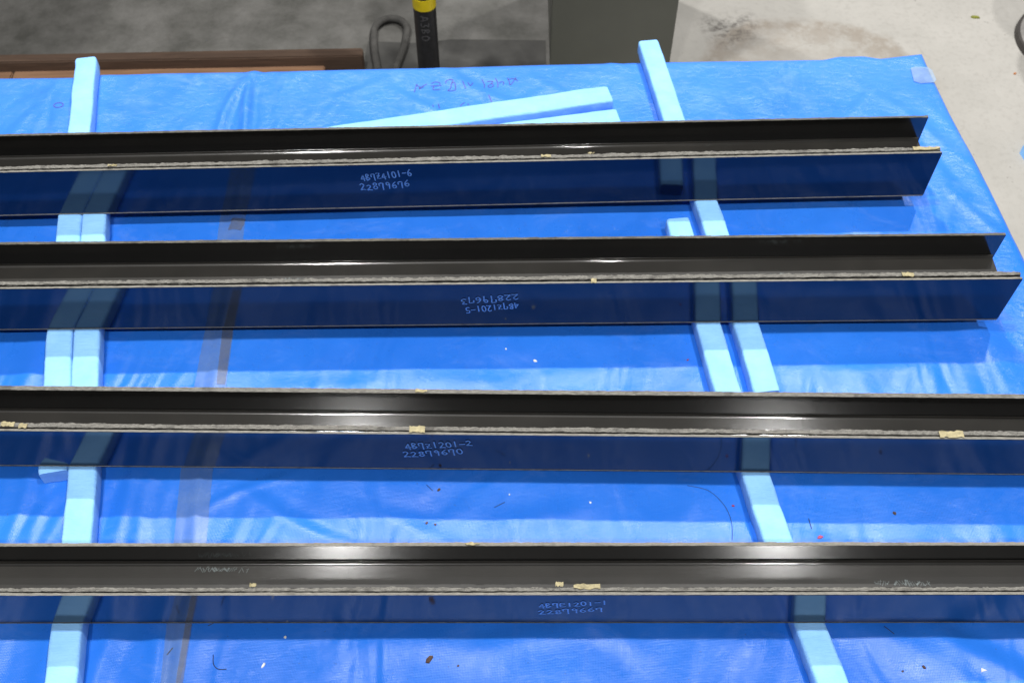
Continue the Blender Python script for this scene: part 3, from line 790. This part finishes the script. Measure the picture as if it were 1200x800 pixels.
tag(h, 'dark tube arch standing in for a ring-shaped shadow on the floor left of the black pole', 'shadow_arch')

# flat dark sheet standing in for the shadow band behind the table
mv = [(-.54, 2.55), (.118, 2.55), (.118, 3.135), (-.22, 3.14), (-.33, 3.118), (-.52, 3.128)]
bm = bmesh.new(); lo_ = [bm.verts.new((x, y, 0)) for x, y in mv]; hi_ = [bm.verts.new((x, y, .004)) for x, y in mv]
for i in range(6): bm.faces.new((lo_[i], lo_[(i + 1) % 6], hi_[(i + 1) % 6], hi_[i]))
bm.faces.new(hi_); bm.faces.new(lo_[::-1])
SHADOWM = simple('shadow_band_grey', (0.052, 0.051, 0.048), 0.9, var=.35, nscale=9)
mo = from_bm('shadow_sheet', bm, SHADOWM); mo.location = (0, 0, FLOOR)
tag(mo, 'dark sheet standing in for a shadow band on the floor behind the table, under the black pole', 'mat')

# ------------------------------------------------------------------ debris on the tarp
def th_(x, y): return float(tarp_h(np.array(x), np.array(y))) - .0003
bits = [
 ('plastic_chip', -.012, 1.203, .0035, WHITEC, 'tiny white chip behind the second nearest beam, left of a larger one', 1.0),
 ('plastic_chip', .044, 1.176, .0055, WHITEC, 'white chip on the tarpaulin just behind the second beam from the front, larger of two', 1.6),
 ('plastic_chip', .137, .871, .0050, WHITEC, 'white chip lying alone between the two nearest beams, right of centre', 1.0),
 ('plastic_chip', -.004, .887, .0028, WHITEC, 'very small white speck between the two nearest beams near the centre', 1.0),
 ('plastic_chip', .740, .576, .0100, WHITEC, 'large pale triangular chip on the tarpaulin at the lower right', 1.3),
 ('plastic_chip', -.363, .629, .0045, WHITEC, 'white chip in front of the nearest beam, left half of the tarpaulin', 1.2),
 ('plastic_chip', -.391, .583, .0045, WHITEC, 'small white shaving at the lower left near the curled hair', 2.2),
 ('brown_chip', -.130, .593, .0085, BROWNC, 'largest dark brown chip, on the tarpaulin in front of the nearest beam', 2.0),
 ('brown_chip', -.146, .831, .0052, BROWNC, 'brown fleck between the two nearest beams, left one of a close pair', 1.3),
 ('brown_chip', -.131, .829, .0048, BROWNC, 'brown fleck between the two nearest beams, right one of a close pair', 1.0),
 ('brown_chip', -.128, .895, .0050, BROWNC, 'elongated brown fleck just in front of the second nearest beam', 1.8),
 ('brown_chip', .649, .581, .0048, BROWNC, 'brown fleck in the lower right corner beside the pale triangular chip', 1.5),
 ('brown_chip', .615, .575, .0040, BROWNC, 'small reddish brown fleck at the bottom right, left of the darker one', 1.2),
 ('brown_chip', .663, .852, .0055, BROWNC, 'dark fleck between the two nearest beams at the right', 1.3),
 ('brown_chip', -.084, .583, .0035, BROWNC, 'tiny dark speck right of the largest brown chip', 1.0),
 ('red_fleck', .525, .806, .0062, REDC, 'magenta-red fleck right of the slanted foam bar, behind the nearest beam', 1.8),
 ('red_fleck', .385, .866, .0042, REDC, 'tiny red fleck left of the slanted foam bar between the two nearest beams', 1.2),
 ('red_fleck', .337, 1.178, .0050, REDC, 'tiny red fleck left of the foam bars behind the second beam from the front', .6),
]
for i, (nm, x, y, r_, m_, lb, sx_) in enumerate(bits):
    poly_bit(nm, x, y, th_(x, y), r_ * .62, .0018, m_, lb, nm.split('_')[1], 40 + i, sx_, rng.uniform(0, 3), 3 if nm == 'plastic_chip' and r_ > .009 else 6)
def hair(pts, label, r_=.0006):
    o = tube('hair', [(x, y, th_(x, y) + .001) for x, y in pts], r_ * .7, HAIR, 4, 6)
    tag(o, label, 'hair'); return o
hair([(.309, .906), (.345, .896), (.369, .868), (.378, .835), (.375, .8)], 'long curved dark hair on the tarpaulin left of the slanted foam bar')
hair([(-.473, .600), (-.470, .585), (-.461, .577), (-.448, .577)], 'short curled dark hair right of the clear tape at the lower left', .0009)
hair([(.512, .842), (.514, .822)], 'short straight dark fibre right of the slanted foam bar', .0009)
hair([(-.547, .600), (-.540, .612)], 'thick dark fibre lying across the clear tape at the bottom', .0012)
hair([(.60, .647), (.613, .634)], 'short dark fibre in front of the nearest beam at the right', .0009)
hair([(-.03, .862), (-.012, .872)], 'pale-ended fibre between the two nearest beams near the centre', .0008)
hair([(-.49, .648), (-.475, .656)], 'short dark fibre right beside the clear tape in front of the nearest beam', .0009)
hair([(-.150, .905), (-.138, .893)], 'short thin fibre left of centre between the two nearest beams', .0007)
